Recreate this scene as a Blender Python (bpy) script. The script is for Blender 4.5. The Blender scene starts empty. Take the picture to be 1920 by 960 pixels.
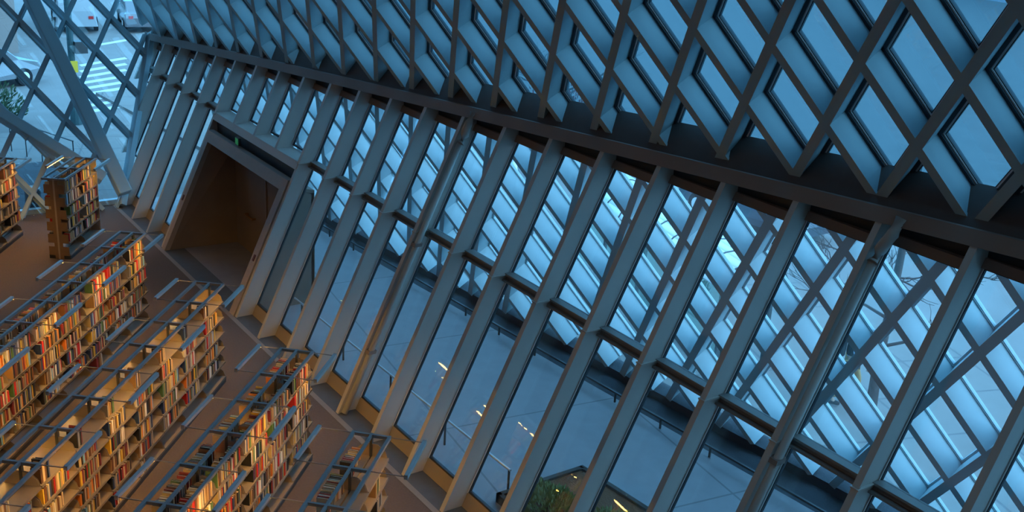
import bpy, bmesh, math, random
from mathutils import Vector, Matrix
C = bpy.context.scene.collection
S = bpy.context.scene
V = Vector
# ------------------------------------------------------------------ camera, sky, exposure
CAM = V((29.48290, -7.93737, 9.74445))
R = ((0.56589552, 0.82255885, 0.05620678), (0.31516208, -0.15281891, -0.93665322), (-0.76186293, 0.5477621, -0.34571889))
FPX = 2084.36
cd = bpy.data.cameras.new('camera')
co = bpy.data.objects.new('camera', cd); C.objects.link(co)
co.matrix_world = Matrix(((R[0][0], -R[1][0], -R[2][0], CAM[0]), (R[0][1], -R[1][1], -R[2][1], CAM[1]),
                          (R[0][2], -R[1][2], -R[2][2], CAM[2]), (0, 0, 0, 1)))
cd.sensor_width = 36.0; cd.lens = FPX / 1920 * 36.0; cd.clip_start = 0.1; cd.clip_end = 500
S.camera = co
def project(p):
    q = V(p) - CAM
    x, y, z = (sum(r[i] * q[i] for i in range(3)) for r in R)
    return (960 + FPX * x / z, 480 + FPX * y / z, z)
S.view_settings.view_transform = 'Standard'; S.view_settings.look = 'None'
S.view_settings.gamma = 1.0; S.view_settings.use_curve_mapping = False
S.view_settings.exposure = 0.0
SKY = 5.5
AMBIENT = 210.0     # added unseen warm fill under the ceiling, watts
TUBE = 115.0         # shelf lamp tubes
w = bpy.data.worlds.new('dusk_sky'); S.world = w; w.use_nodes = True
nt = w.node_tree; nt.nodes.clear()
o_ = nt.nodes.new('ShaderNodeOutputWorld'); bg = nt.nodes.new('ShaderNodeBackground')
geo = nt.nodes.new('ShaderNodeTexCoord'); sep = nt.nodes.new('ShaderNodeSeparateXYZ'); rp = nt.nodes.new('ShaderNodeValToRGB')
nt.links.new(geo.outputs['Generated'], sep.inputs[0]); nt.links.new(sep.outputs['Z'], rp.inputs[0])
rp.color_ramp.elements[0].position = 0.0; rp.color_ramp.elements[0].color = (0.08, 0.38, 0.78, 1)
rp.color_ramp.elements[1].position = 0.7; rp.color_ramp.elements[1].color = (0.17, 0.54, 0.92, 1)
gx = nt.nodes.new('ShaderNodeMapRange'); gx.inputs['From Min'].default_value = 0.1; gx.inputs['From Max'].default_value = 1.0   # paler towards the sunset side
nt.links.new(sep.outputs['X'], gx.inputs['Value'])
gm = nt.nodes.new('ShaderNodeMix'); gm.data_type = 'RGBA'; gm.inputs[7].default_value = (0.42, 0.86, 1.22, 1)
nt.links.new(gx.outputs[0], gm.inputs[0]); nt.links.new(rp.outputs[0], gm.inputs[6]); nt.links.new(gm.outputs[2], bg.inputs[0]); bg.inputs[1].default_value = SKY
nt.links.new(bg.outputs[0], o_.inputs[0])
S.cycles.transparent_max_bounces = 24
S.cycles.max_bounces = 8

# ------------------------------------------------------------------ materials
def mat(name, col, rough=0.6, metal=0.0, noise=0.0, scale=8.0, bump=0.0, spec=0.4):
    m = bpy.data.materials.new(name); m.use_nodes = True
    n = m.node_tree; b = n.nodes['Principled BSDF']
    b.inputs['Base Color'].default_value = (*col, 1); b.inputs['Roughness'].default_value = rough
    b.inputs['Metallic'].default_value = metal; b.inputs['Specular IOR Level'].default_value = spec
    if noise or bump:
        tc = n.nodes.new('ShaderNodeTexCoord'); nz = n.nodes.new('ShaderNodeTexNoise')
        nz.inputs['Scale'].default_value = scale; nz.inputs['Detail'].default_value = 5
        n.links.new(tc.outputs['Object'], nz.inputs['Vector'])
        if noise:
            mx = n.nodes.new('ShaderNodeMix'); mx.data_type = 'RGBA'
            mx.inputs[6].default_value = (*[c * (1 - noise) for c in col], 1)
            mx.inputs[7].default_value = (*[min(1, c * (1 + noise)) for c in col], 1)
            n.links.new(nz.outputs['Fac'], mx.inputs[0]); n.links.new(mx.outputs[2], b.inputs['Base Color'])
        if bump:
            bp = n.nodes.new('ShaderNodeBump'); bp.inputs['Strength'].default_value = bump; bp.inputs['Distance'].default_value = 0.02
            n.links.new(nz.outputs['Fac'], bp.inputs['Height']); n.links.new(bp.outputs[0], b.inputs['Normal'])
    return m
def emit(name, col, st):
    m = bpy.data.materials.new(name); m.use_nodes = True
    b = m.node_tree.nodes['Principled BSDF']
    b.inputs['Base Color'].default_value = (*col, 1)
    b.inputs['Emission Color'].default_value = (*col, 1); b.inputs['Emission Strength'].default_value = st
    return m
def glass(name, tint, haze, hazecol, refl):
    m = bpy.data.materials.new(name); m.use_nodes = True
    n = m.node_tree; n.nodes.clear()
    out = n.nodes.new('ShaderNodeOutputMaterial')
    tr = n.nodes.new('ShaderNodeBsdfTransparent'); tr.inputs[0].default_value = (*tint, 1)
    gl = n.nodes.new('ShaderNodeBsdfGlossy'); gl.inputs['Roughness'].default_value = 0.02; gl.inputs[0].default_value = (1, 1, 1, 1)
    df = n.nodes.new('ShaderNodeBsdfDiffuse'); df.inputs[0].default_value = (*hazecol, 1)
    tl = n.nodes.new('ShaderNodeBsdfTranslucent'); tl.inputs[0].default_value = (*hazecol, 1)
    dm = n.nodes.new('ShaderNodeMixShader'); dm.inputs[0].default_value = 0.5
    n.links.new(df.outputs[0], dm.inputs[1]); n.links.new(tl.outputs[0], dm.inputs[2])
    m1 = n.nodes.new('ShaderNodeMixShader'); m1.inputs[0].default_value = haze
    n.links.new(tr.outputs[0], m1.inputs[1]); n.links.new(dm.outputs[0], m1.inputs[2])
    lw = n.nodes.new('ShaderNodeLayerWeight'); lw.inputs[0].default_value = 0.5; pw = n.nodes.new('ShaderNodeMath'); pw.operation = 'POWER'; pw.inputs[1].default_value = 4.0
    ma = n.nodes.new('ShaderNodeMath'); ma.operation = 'MULTIPLY_ADD'; ma.inputs[1].default_value = refl; ma.inputs[2].default_value = 0.05
    n.links.new(lw.outputs['Facing'], pw.inputs[0]); n.links.new(pw.outputs[0], ma.inputs[0])
    m2 = n.nodes.new('ShaderNodeMixShader')
    n.links.new(ma.outputs[0], m2.inputs[0])
    n.links.new(m1.outputs[0], m2.inputs[1]); n.links.new(gl.outputs[0], m2.inputs[2])
    n.links.new(m2.outputs[0], out.inputs[0])
    return m
def tiled(name, col, col2, size, gap, rough=0.8, rot=0.0):
    m = mat(name, col, rough, noise=0.15, scale=3.0)
    n = m.node_tree; b = n.nodes['Principled BSDF']; tc = n.nodes.new('ShaderNodeTexCoord')
    mp = n.nodes.new('ShaderNodeMapping'); mp.inputs['Rotation'].default_value = (0, 0, rot)
    br = n.nodes.new('ShaderNodeTexBrick'); br.offset = 0
    src = b.inputs['Base Color'].links[0].from_socket
    br.inputs['Scale'].default_value = 1.0; br.inputs['Brick Width'].default_value = size; br.inputs['Row Height'].default_value = size
    br.inputs['Mortar Size'].default_value = gap; br.inputs['Mortar'].default_value = (*col2, 1)
    n.links.new(tc.outputs['Object'], mp.inputs[0]); n.links.new(mp.outputs[0], br.inputs['Vector'])
    n.links.new(src, br.inputs['Color1']); n.links.new(src, br.inputs['Color2'])
    n.links.new(br.outputs[0], b.inputs['Base Color'])
    return m
def objcolor(name, rough=0.6):
    m = mat(name, (0.5, 0.5, 0.5), rough)
    n = m.node_tree; oi = n.nodes.new('ShaderNodeObjectInfo')
    n.links.new(oi.outputs['Color'], n.nodes['Principled BSDF'].inputs['Base Color'])
    return m
def attrcolor(name, rough=0.6):
    m = mat(name, (0.5, 0.5, 0.5), rough)
    n = m.node_tree; a = n.nodes.new('ShaderNodeVertexColor'); a.layer_name = 'cover'
    n.links.new(a.outputs['Color'], n.nodes['Principled BSDF'].inputs['Base Color'])
    return m
PAINT = mat('pale_blue_grey_paint', (0.32, 0.44, 0.48), 0.5, noise=0.06, scale=2.0)
FINP = mat('warm_grey_paint', (0.48, 0.46, 0.42), 0.45, noise=0.08, scale=1.5)
SPAN = mat('brown_grey_steel', (0.25, 0.20, 0.175), 0.6, noise=0.12, scale=2.0)
SILLM = mat('tan_sill_panel', (0.30, 0.25, 0.20), 0.6)
TRANS = mat('dark_grey_transom', (0.20, 0.195, 0.185), 0.5)
LEDGE = mat('dark_ledge_lining', (0.10, 0.085, 0.08), 0.8, noise=0.1)
GASK = mat('dark_gasket_and_shade', (0.025, 0.035, 0.045), 0.5)  # also carries painted shade of the soffit recess and door gap
ALU = mat('aluminium_bead', (0.72, 0.74, 0.74), 0.4)
CARPET = mat('brown_carpet', (0.13, 0.095, 0.078), 0.95, noise=0.18, scale=30.0, bump=0.3)
BORDER = mat('dark_floor_border', (0.10, 0.105, 0.11), 0.7, noise=0.15, scale=6.0)
STRIP = mat('floor_strip', (0.26, 0.22, 0.19), 0.7, noise=0.1)
DECK = tiled('deck_concrete', (0.26, 0.25, 0.265), (0.16, 0.155, 0.165), 3.6, 0.02, 0.6, 0.15)
GRIT = mat('dark_gravel_strip', (0.05, 0.055, 0.065), 0.95, noise=0.4, scale=60, bump=0.6)
PAVE = tiled('pavement_slabs', (0.17, 0.15, 0.14), (0.11, 0.10, 0.10), 1.5, 0.03, 0.85, 0.35)
ROAD = mat('asphalt', (0.17, 0.155, 0.15), 0.9, noise=0.2, scale=1.2)
WHITE = mat('road_paint', (0.48, 0.49, 0.50), 0.8, noise=0.1, scale=4)
STEEL = mat('shelf_steel_blue_grey', (0.24, 0.225, 0.22), 0.45, metal=0.0, noise=0.06)
LAMPM = mat('lamp_housing', (0.44, 0.43, 0.41), 0.35)
SHELFM = mat('shelf_beige_metal', (0.23, 0.19, 0.15), 0.5, noise=0.06)
BRACK = mat('shelf_tan_metal', (0.40, 0.33, 0.25), 0.5)
DARK = mat('dark_metal', (0.04, 0.045, 0.05), 0.5)
BLACK = mat('black_cloth', (0.012, 0.013, 0.016), 0.9)
TUBEM = emit('warm_lamp_tube', (1.0, 0.52, 0.10), TUBE)
PORTAL = mat('brown_portal_lining', (0.19, 0.145, 0.115), 0.7, noise=0.15, scale=2.0)
PORTF = mat('tan_portal_frame', (0.36, 0.31, 0.27), 0.6, noise=0.08)
PLASTER = mat('grey_plaster', (0.30, 0.27, 0.25), 0.9)
GLASS_IN = glass('inner_wall_glass', (0.97, 0.99, 1.0), 0.0, (0.4, 0.7, 0.9), 0.35)
GLASS_D = glass('meshed_facade_glass', (0.54, 0.63, 0.66), 0.05, (0.35, 0.75, 0.95), 0.2)
GLASS_C = glass('clear_facade_glass', (0.98, 0.99, 1.0), 0.0, (0.35, 0.75, 0.95), 0.2)
PAGES = mat('page_edges', (0.78, 0.66, 0.48), 0.9)
BOOKO = objcolor('book_cover'); BOOKA = attrcolor('book_covers_and_pages')

# ------------------------------------------------------------------ mesh helpers
class MB:
    def __init__(s): s.v = []; s.f = []; s.c = []
    def quadbox(s, p):      # 8 points: bottom 4 (ccw), top 4
        i = len(s.v); s.v += [tuple(q) for q in p]
        s.f += [tuple(i + k for k in f) for f in ((0, 3, 2, 1), (4, 5, 6, 7), (0, 1, 5, 4), (1, 2, 6, 5), (2, 3, 7, 6), (3, 0, 4, 7))]
    def box(s, x0, x1, y0, y1, z0, z1):
        s.quadbox([(x0, y0, z0), (x1, y0, z0), (x1, y1, z0), (x0, y1, z0), (x0, y0, z1), (x1, y0, z1), (x1, y1, z1), (x0, y1, z1)])
    def bar(s, p0, p1, a, b):   # box from p0 to p1, cross-section corners p + [0,1]*a + [0,1]*b
        p0, p1, a, b = V(p0), V(p1), V(a), V(b)
        s.quadbox([p0, p0 + a, p0 + a + b, p0 + b, p1, p1 + a, p1 + a + b, p1 + b])
    def cbar(s, p0, p1, w_, d_, up=(0, 0, 1)):
        p0, p1 = V(p0), V(p1); t = (p1 - p0).normalized(); a = t.cross(V(up))
        if a.length < 1e-4: a = t.cross(V((1, 0, 0)))
        a.normalize(); b = a.cross(t).normalized()
        s.bar(p0 - a * w_ / 2 - b * d_ / 2, p1 - a * w_ / 2 - b * d_ / 2, a * w_, b * d_)
    def tube(s, pts, r, n=10, r2=None):
        pts = [V(p) for p in pts]; i0 = len(s.v); m = len(pts)
        for k, p in enumerate(pts):
            t = (pts[min(k + 1, m - 1)] - pts[max(k - 1, 0)]).normalized()
            a = t.cross(V((0.13, 0.31, 0.94)));
            if a.length < 1e-3: a = t.cross(V((1, 0, 0)))
            a.normalize(); b = t.cross(a)
            rr = r + (r2 - r) * k / max(1, m - 1) if r2 is not None else r
            for j in range(n):
                u = 2 * math.pi * j / n; s.v.append(tuple(p + a * rr * math.cos(u) + b * rr * math.sin(u)))
        for k in range(m - 1):
            for j in range(n):
                j2 = (j + 1) % n
                s.f.append((i0 + k * n + j, i0 + k * n + j2, i0 + (k + 1) * n + j2, i0 + (k + 1) * n + j))
        s.f.append(tuple(i0 + j for j in range(n - 1, -1, -1))); s.f.append(tuple(i0 + (m - 1) * n + j for j in range(n)))
    def poly(s, pts, ext):      # convex polygon extruded by ext
        i = len(s.v); n = len(pts); e = V(ext)
        s.v += [tuple(V(p)) for p in pts] + [tuple(V(p) + e) for p in pts]
        s.f.append(tuple(range(i + n - 1, i - 1, -1))); s.f.append(tuple(range(i + n, i + 2 * n)))
        for k in range(n):
            k2 = (k + 1) % n; s.f.append((i + k, i + k2, i + n + k2, i + n + k))
    def build(s, name, material, parent=None, smooth=False):
        me = bpy.data.meshes.new(name); me.from_pydata(s.v, [], s.f); me.update()
        bm = bmesh.new(); bm.from_mesh(me); bmesh.ops.recalc_face_normals(bm, faces=bm.faces); bm.to_mesh(me); bm.free()
        if smooth:
            for p in me.polygons: p.use_smooth = True
        ms = material if isinstance(material, (list, tuple)) else [material]
        for m in ms: me.materials.append(m)
        o = bpy.data.objects.new(name, me); C.objects.link(o)
        if parent: o.parent = parent
        return o
def tag(o, label=None, cat=None, group=None, kind=None):
    for k, v in (('label', label), ('category', cat), ('group', group), ('kind', kind)):
        if v: o[k] = v
    return o
def empty(name, loc, rz=0.0):
    o = bpy.data.objects.new(name, None); C.objects.link(o); o.location = loc; o.rotation_euler = (0, 0, rz); o.empty_display_size = 0.1
    return o
def struct(o): o['kind'] = 'structure'; return o
def copy_tree(o, parent=None):
    c = o.copy(); C.objects.link(c)
    if parent: c.parent = parent
    for ch in o.children: copy_tree(ch, c)
    return c
def clip_line(Q, d, planes, t0=-80, t1=80):     # planes: (n, c): n.p + c >= 0
    for n, c in planes:
        a = n.dot(Q) + c; b = n.dot(d)
        if abs(b) < 1e-9:
            if a < 0: return None
            continue
        t = -a / b
        if b > 0: t0 = max(t0, t)
        else: t1 = min(t1, t)
    return (t0, t1) if t1 - t0 > 0.05 else None
def clip_poly(pts, n, c):
    out = []
    for i in range(len(pts)):
        p, q = pts[i], pts[(i + 1) % len(pts)]; a, b = n.dot(p) + c, n.dot(q) + c
        if a >= 0: out.append(p)
        if a * b < 0: out.append(p + (q - p) * (a / (a - b)))
    return out
ORD = 'first second third fourth fifth sixth seventh eighth ninth tenth eleventh twelfth thirteenth fourteenth fifteenth sixteenth seventeenth eighteenth nineteenth twentieth twenty-first twenty-second twenty-third twenty-fourth twenty-fifth twenty-sixth twenty-seventh twenty-eighth twenty-ninth thirtieth'.split()

# ------------------------------------------------------------------ the shape of the building
SP = 1.2084                                                   # mullion spacing along the leaning wall (x)
def top_of(x):
    k = x / SP
    return V((x, 1.969 + 0.0387 * k + 0.0009 * k * k, 4.33 + 0.103 * k - 0.0007 * k * k))
DP = V((16.155590, 2.170289, 6.852486)); E1 = V((0.6070103, 0.0547789, 0.0)); E2 = V((0.0391350, -0.4336588, 0.8748875))
DN = E1.cross(E2).normalized()                                # inwards or outwards, fixed below
if DN.y < 0: DN = -DN                                         # points outside
LP = V((-2.293, -2.093, 3.831)); LN = V((-0.827, 0.0, -0.562)).normalized()    # outside of the end facade
F1 = V((0, 0.607, 0)); F2 = V((-0.549, 0, 0.808))
DEPTH = 0.36; TOPZ = 12.1
inside_left = (-LN, LN.dot(LP)); inside_diag = (-DN, DN.dot(DP))

# ------------------------------------------------------------------ floors and outside ground
m = MB(); m.box(-0.6, 36, -24, -0.12, -0.3, 0); struct(m.build('floor', CARPET))
m = MB(); m.box(-0.6, 36, -0.12, -0.02, -0.3, 0.004); struct(m.build('trim_1', STRIP))
m = MB(); m.box(-0.6, 36, -0.02, 0.46, -0.3, 0); struct(m.build('floor_border', BORDER))
def band(name, material, ya, yb, z0, z1, x0=-0.3, x1=36.0):      # ya, yb: (y at x=0, slope)
    m = MB(); q = [(x0, ya[0] + ya[1] * x0), (x1, ya[0] + ya[1] * x1), (x1, yb[0] + yb[1] * x1), (x0, yb[0] + yb[1] * x0)]
    m.quadbox([(x, y, z0) for x, y in q] + [(x, y, z1) for x, y in q]); return struct(m.build(name, material))
band('deck_slab', DECK, (0.46, 0), (3.72, 0.075), -0.3, -0.002)
band('gravel_floor', GRIT, (3.72, 0.075), (4.08, 0.0902), -0.3, 0.0)
band('sill_beam', GRIT, (4.08, 0.0902), (4.50, 0.0902), -0.3, 0.17)
band('pavement', PAVE, (4.50, 0.0902), (13.0, 0), -0.3, -0.01, -14, 44)
m = MB(); m.box(-9.0, -0.3, -30, 3.2, -0.3, -0.012); struct(m.build('pavement_side', PAVE))
m = MB(); m.box(-160, 160, -80, 260, -0.5, -0.12); struct(m.build('road', ROAD))

# ------------------------------------------------------------------ the leaning inner wall: mullions, windows, spandrel
HEAD = 0.45
def front(x):     # y(z) of the wall front at x: returns slope
    T = top_of(x); return T.y / T.z
def fin_prism(mb, x0, x1, y0, y1, z0, z1, s):
    mb.quadbox([(x0, s * z0 + y0, z0), (x1, s * z0 + y0, z0), (x1, s * z0 + y1, z0), (x0, s * z0 + y1, z0),
                (x0, s * z1 + y0, z1), (x1, s * z1 + y0, z1), (x1, s * z1 + y1, z1), (x0, s * z1 + y1, z1)])
def left_z(x): return max(0.0, (-0.3 - x) / 0.68 - 0.2)      # where the end facade meets the line of a mullion
for k in range(-2, 24):
    x = SP * k; T = top_of(x); s = front(x); z0 = left_z(x)
    if k in (4, 5, 6): z0 = 3.10
    z1 = T.z - 0.06
    if z1 - z0 < 0.3: continue
    m = MB()
    fin_prism(m, x, x + 0.092, 0.0, 0.03, z0, z1, s)           # inner flange
    fin_prism(m, x + 0.012, x + 0.072, 0.03, 0.42, z0, z1, s)  # web box
    o = m.build('mullion', FINP)
    if k <= 3: lab = '%s grey leaning steel mullion to the left of the doorway' % ORD[3 - k]
    elif k in (4, 5, 6): lab = '%s short grey mullion above the doorway, counted from its left end' % ORD[k - 4]
    else: lab = '%s grey leaning steel mullion from the right edge of the doorway' % ORD[k - 7]
    tag(o, lab, 'mullion', 'leaning mullions of the glass wall')
    if z1 > 3.4 and z0 < 3.0:                                  # stiffener plate at transom height
        q = MB(); q.bar((x - 0.01, s * 3.22 - 0.012, 3.22), (x + 0.105, s * 3.22 - 0.012, 3.22), (0, 0.42, 0), (0, 0, 0.02)); q.build('stiffener', FINP, o)
for wi, k in enumerate(range(-2, 23)):
    x0, x1 = SP * k + 0.070, SP * (k + 1) + 0.014; xm = (x0 + x1) / 2
    s = front(xm); T = top_of(xm); zt = T.z - HEAD
    zb = max(0.22, left_z(x0))
    door = k in (3, 4, 5, 6)
    if door: zb = 3.3
    if zt - zb < 0.3: continue
    m = MB()
    if not door and zb < 2.9:
        fin_prism(m, x0, x1, 0.375, 0.395, zb, 3.13, s)
        fin_prism(m, x0, x1, 0.375, 0.395, 3.25, zt, s)
    else: fin_prism(m, x0, x1, 0.375, 0.395, zb, zt, s)
    g = struct(m.build('window_%d' % (wi + 1), GLASS_IN))
    f = MB()
    for a, b in ((x0 - 0.003, x0 + 0.030), (x1 - 0.030, x1 + 0.003)): fin_prism(f, a, b, 0.36, 0.41, zb, zt, s)
    fin_prism(f, x0, x1, 0.36, 0.41, zb, zb + 0.025, s); fin_prism(f, x0, x1, 0.36, 0.41, zt - 0.025, zt, s)
    f.build('gasket', GASK, g)
    f = MB()
    for a, b in ((x0 + 0.008, x0 + 0.020), (x1 - 0.020, x1 - 0.008)): fin_prism(f, a, b, 0.345, 0.361, zb, zt, s)
    f.build('bead', ALU, g)
    f = MB(); fin_prism(f, x0, x1, 0.30, 0.45, zt, zt + 0.11, s); f.build('head_trim', SPAN, g)
    if zb < 2.9:
        f = MB()
        if not door:
            fin_prism(f, x0, x1, 0.25, 0.41, 3.13, 3.155, s); fin_prism(f, x0, x1, 0.25, 0.41, 3.225, 3.25, s); fin_prism(f, x0, x1, 0.32, 0.41, 3.155, 3.225, s)
            f.build('transom', TRANS, g)
    if zb < 0.3:
        f = MB(); fin_prism(f, x0, x1, 0.36, 0.42, 0.0, 0.22, s); f.build('sill_panel', SILLM, g)
# spandrel: front plate, recessed soffit, ledge lining up to the facade glass
def sweep(name, section, material, x0=-2.6, x1=31.0, n=24):
    m = MB(); xs = [x0 + (x1 - x0) * i / n for i in range(n + 1)]; ns = len(section)
    for x in xs:
        T = top_of(x)
        m.v += [(x, T.y + a, T.z + b) for a, b in section]
    for i in range(n):
        for j in range(ns):
            j2 = (j + 1) % ns; m.f.append((i * ns + j, i * ns + j2, (i + 1) * ns + j2, (i + 1) * ns + j))
    m.f.append(tuple(range(ns - 1, -1, -1))); m.f.append(tuple(n * ns + j for j in range(ns)))
    return struct(m.build(name, material))
sweep('beam', [(-0.02, 0.04), (-0.085, -0.14), (-0.03, -0.14), (0.035, 0.04)], SPAN)
sweep('beam_soffit', [(0.20, -0.02), (0.20, -0.36), (0.30, -0.36), (0.30, -0.02)], GASK)  # near-black colour carries the shade of the recess under the plate

# ------------------------------------------------------------------ the two lattice facades
def lattice(P, e1, e2, out, planes, jr, prefix, width=0.13, depth=DEPTH, thin=1.0):
    lines = []
    for sgn in (1, -1):
        d = (e1 - e2 if sgn == 1 else e1 + e2)
        for j in jr:
            Q = P + e1 * (2 * j)
            t = clip_line(Q, d, planes)
            if not t: continue
            p0, p1 = Q + d * t[0], Q + d * t[1]
            if (p1 - p0).length < 0.25: continue
            lines.append((p0, p1, sgn))
    width0 = width
    for p0, p1, sgn in lines:
        t = (p1 - p0).normalized(); a = t.cross(out).normalized()
        m = MB(); width = width0 if sgn == 1 else width0 * thin
        if sgn == 1: m.bar(p0 - a * width / 2, p1 - a * width / 2, a * width, out * 0.035); m.bar(p0 - a * width * .44 + out * .03, p1 - a * width * .44 + out * .03, a * width * .88, out * (depth - 0.04))
        else: m.bar(p0 - a * width / 2 - out * .002, p1 - a * width / 2 - out * .002, a * width, out * 0.035); m.bar(p0 - a * width * .44 + out * .03, p1 - a * width * .44 + out * .03, a * width * .88, out * (depth - 0.04))
        struct(m.build(prefix, PAINT))
    return lines
def beads(lines, out, name, parent, DEPTH=DEPTH, e=0.0, dark=GASK, light=ALU):
    m = MB(); g = MB()
    for p0, p1, s in lines:
        t = (p1 - p0).normalized(); a = t.cross(out).normalized()
        for wd, d0, d1, mb in ((0.27 - e, DEPTH - 0.02, DEPTH + 0.03, g), (0.245 - e, DEPTH - 0.03, DEPTH - 0.02, m), (0.205 - e, DEPTH - 0.05, DEPTH - 0.03, g)):
            mb.bar(p0 - a * wd / 2 + out * d0, p1 - a * wd / 2 + out * d0, a * wd, out * (d1 - d0))
    g.build('gasket', dark, parent); m.build('bead', light, parent)
def sheet(P, e1, e2, out, planes, name, DEPTH=DEPTH, material=None):
    q = [P + out * DEPTH + e1.normalized() * a + e2.normalized() * b for a, b in ((-90, -90), (90, -90), (90, 90), (-90, 90))]
    for n, c in planes: q = clip_poly(q, n, c)
    m = MB(); m.poly(q, out * 0.02); return struct(m.build(name, material or GLASS_D))
dplanes = [inside_left, (V((0, 0, 1)), -0.16), (V((0, 0, -1)), TOPZ), (V((-1, 0, 0)), 33.0)]
dl = lattice(DP, E1, E2, DN, dplanes, range(-40, 41), 'diagrid_beam')
ta, tb = top_of(0), top_of(24.0); cut = V((-(tb.z - ta.z), 0, tb.x - ta.x)).normalized(); cc = -cut.dot(ta) - 0.15
gl = sheet(DP, E1, E2, DN, dplanes + [(cut, cc)], 'window_30')
gc = sheet(DP, E1, E2, DN, dplanes + [(-cut, -cc)], 'window_32', DEPTH, GLASS_C)
dl_up, dl_low = [], []
for p0, p1, sg_ in dl:
    a, b = cut.dot(p0) + cc, cut.dot(p1) + cc
    if a * b < 0:
        pm = p0 + (p1 - p0) * (a / (a - b))
        (dl_up if a > 0 else dl_low).append((p0, pm, sg_)); (dl_low if a > 0 else dl_up).append((pm, p1, sg_))
    else: (dl_up if a > 0 else dl_low).append((p0, p1, sg_))
beads(dl_up, DN, 'x', gl); beads(dl_low, DN, 'x', gc, DEPTH, 0.09, PAINT, PAINT)
wn = V((0, -1, 0.466)).normalized()
lplanes = [inside_diag, (V((0, 0, 1)), -0.03), (V((0, 0, -1)), TOPZ), (V((0, 1, 0)), 9.0), (V((0, -1, 0.466)), 0.05)]
ll = lattice(LP, F1, F2, LN, lplanes, range(-30, 31), 'diagrid_beam', 0.11, 0.20, 0.6)
lg = sheet(LP, F1, F2, LN, lplanes, 'window_31', 0.20, GLASS_C); beads(ll, LN, 'x', lg, 0.20, 0.13, PAINT, PAINT)
# sill ledge between spandrel and facade glass
m = MB(); n = 24
for i in range(n + 1):
    x = -2.6 + 33.6 * i / n; T = top_of(x); zs = T.z + 0.34 + 0.006 * x
    yd = DP.y + (-(zs - DP.z) * DN.z - (x - DP.x) * DN.x) / DN.y + (DEPTH - 0.02) / DN.y
    m.v += [(x, T.y + 0.02, T.z - 0.01), (x, yd, zs), (x, yd + 0.10, zs - 0.03), (x, T.y + 0.10, T.z - 0.10)]
for i in range(n):
    for j in range(4):
        j2 = (j + 1) % 4; m.f.append((i * 4 + j, i * 4 + j2, i * 4 + 4 + j2, i * 4 + 4 + j))
m.f += [(3, 2, 1, 0), tuple(n * 4 + j for j in range(4))]
struct(m.build('trim_2', LEDGE))
# corner post where the end facade meets the leaning wall, steel braces of the end facade
def back(px_pts): return [V(p) for p in px_pts]
m = MB(); m.cbar((0.22, 0.05, 0.05), (-2.55, 1.95, 4.15), 0.14, 0.26, (0.8, 0.3, 0.5)); struct(m.build('corner_post_trim_3', PAINT))
def thing_bar(name, p0, p1, w_, d_, label, cat, group=None):
    m = MB(); p0, p1 = V(p0), V(p1)
    m.cbar(p0, p1, w_, d_, -LN); o = m.build(name, PAINT)
    bv = o.modifiers.new('b', 'BEVEL'); bv.width = 0.03; bv.segments = 2
    return tag(o, label, cat, group)
thing_bar('steel_brace', (0.36, 0.12, 0.42), (-3.9, -1.55, 6.72), 0.36, 0.30, 'massive inclined dark steel brace rising from the corner across the end facade', 'brace', 'steel braces of the end facade')
thing_bar('steel_brace', (0.10, -0.35, 0.82), (-2.6, -5.6, 4.9), 0.30, 0.34, 'low blue-grey steel brace running behind the short two-bay bookcase', 'brace', 'steel braces of the end facade')
thing_bar('steel_brace', (-0.62, -1.95, 1.92), (-1.75, -3.2, 3.55), 0.20, 0.22, 'short dark steel brace meeting the low brace near the picture edge', 'brace', 'steel braces of the end facade')

m = MB(); m.box(-5.0, -0.32, -9.0, -0.4, -0.05, 0.015); struct(m.build('soil_ground', GRIT))
m = MB(); m.box(-0.28, -0.12, -9.0, 0.1, 0.0, 0.13); struct(m.build('baseboard_left', PAINT))
# ------------------------------------------------------------------ doorway box in the leaning wall
s = front(6.0)
m = MB()
xl, xr = 3.76, 8.44
def jamb(mb, x0, x1, z0, z1, y0=-0.03, y1=0.10): fin_prism(mb, x0, x1, y0, y1, z0, z1, s)
jamb(m, 3.76, 3.96, 0, 2.86); jamb(m, 8.20, 8.44, 0, 2.86); jamb(m, 3.96, 8.20, 2.62, 2.86)
door = struct(m.build('door_1', PORTF))
m = MB()
m.quadbox([(3.90, 0.10, 0), (3.96, 0.10, 0), (4.10, 1.78, 0), (4.04, 1.78, 0), (3.90, 0.10 + s * 2.66, 2.66), (3.96, 0.10 + s * 2.66, 2.66), (4.10, 1.78, 2.50), (4.04, 1.78, 2.50)])
m.quadbox([(8.22, 0.10, 0), (8.46, 0.10, 0), (8.46, 1.84, 0), (8.22, 1.84, 0), (8.22, 0.10 + s * 2.66, 2.66), (8.46, 0.10 + s * 2.66, 2.66), (8.46, 1.84, 2.50), (8.22, 1.84, 2.50)])
m.build('side_lining', PORTAL, door)
m = MB(); m.box(4.04, 8.46, 1.78, 1.86, 0, 2.52); m.build('back_panel', PORTAL, door)
m = MB(); m.quadbox([(3.9, 1.36, 2.62), (8.46, 1.36, 2.62), (8.46, 1.86, 2.48), (3.9, 1.86, 2.48), (3.9, 1.36, 2.70), (8.46, 1.36, 2.70), (8.46, 1.86, 2.58), (3.9, 1.86, 2.58)]); m.build('top_lining', PORTAL, door)
m = MB(); m.box(6.02, 6.07, 1.74, 1.785, 0.02, 2.48); m.box(7.5, 7.55, 1.74, 1.785, 0.02, 2.48); m.box(6.02, 7.55, 1.74, 1.785, 2.2, 2.25); m.build('door_edge', SPAN, door)
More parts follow.
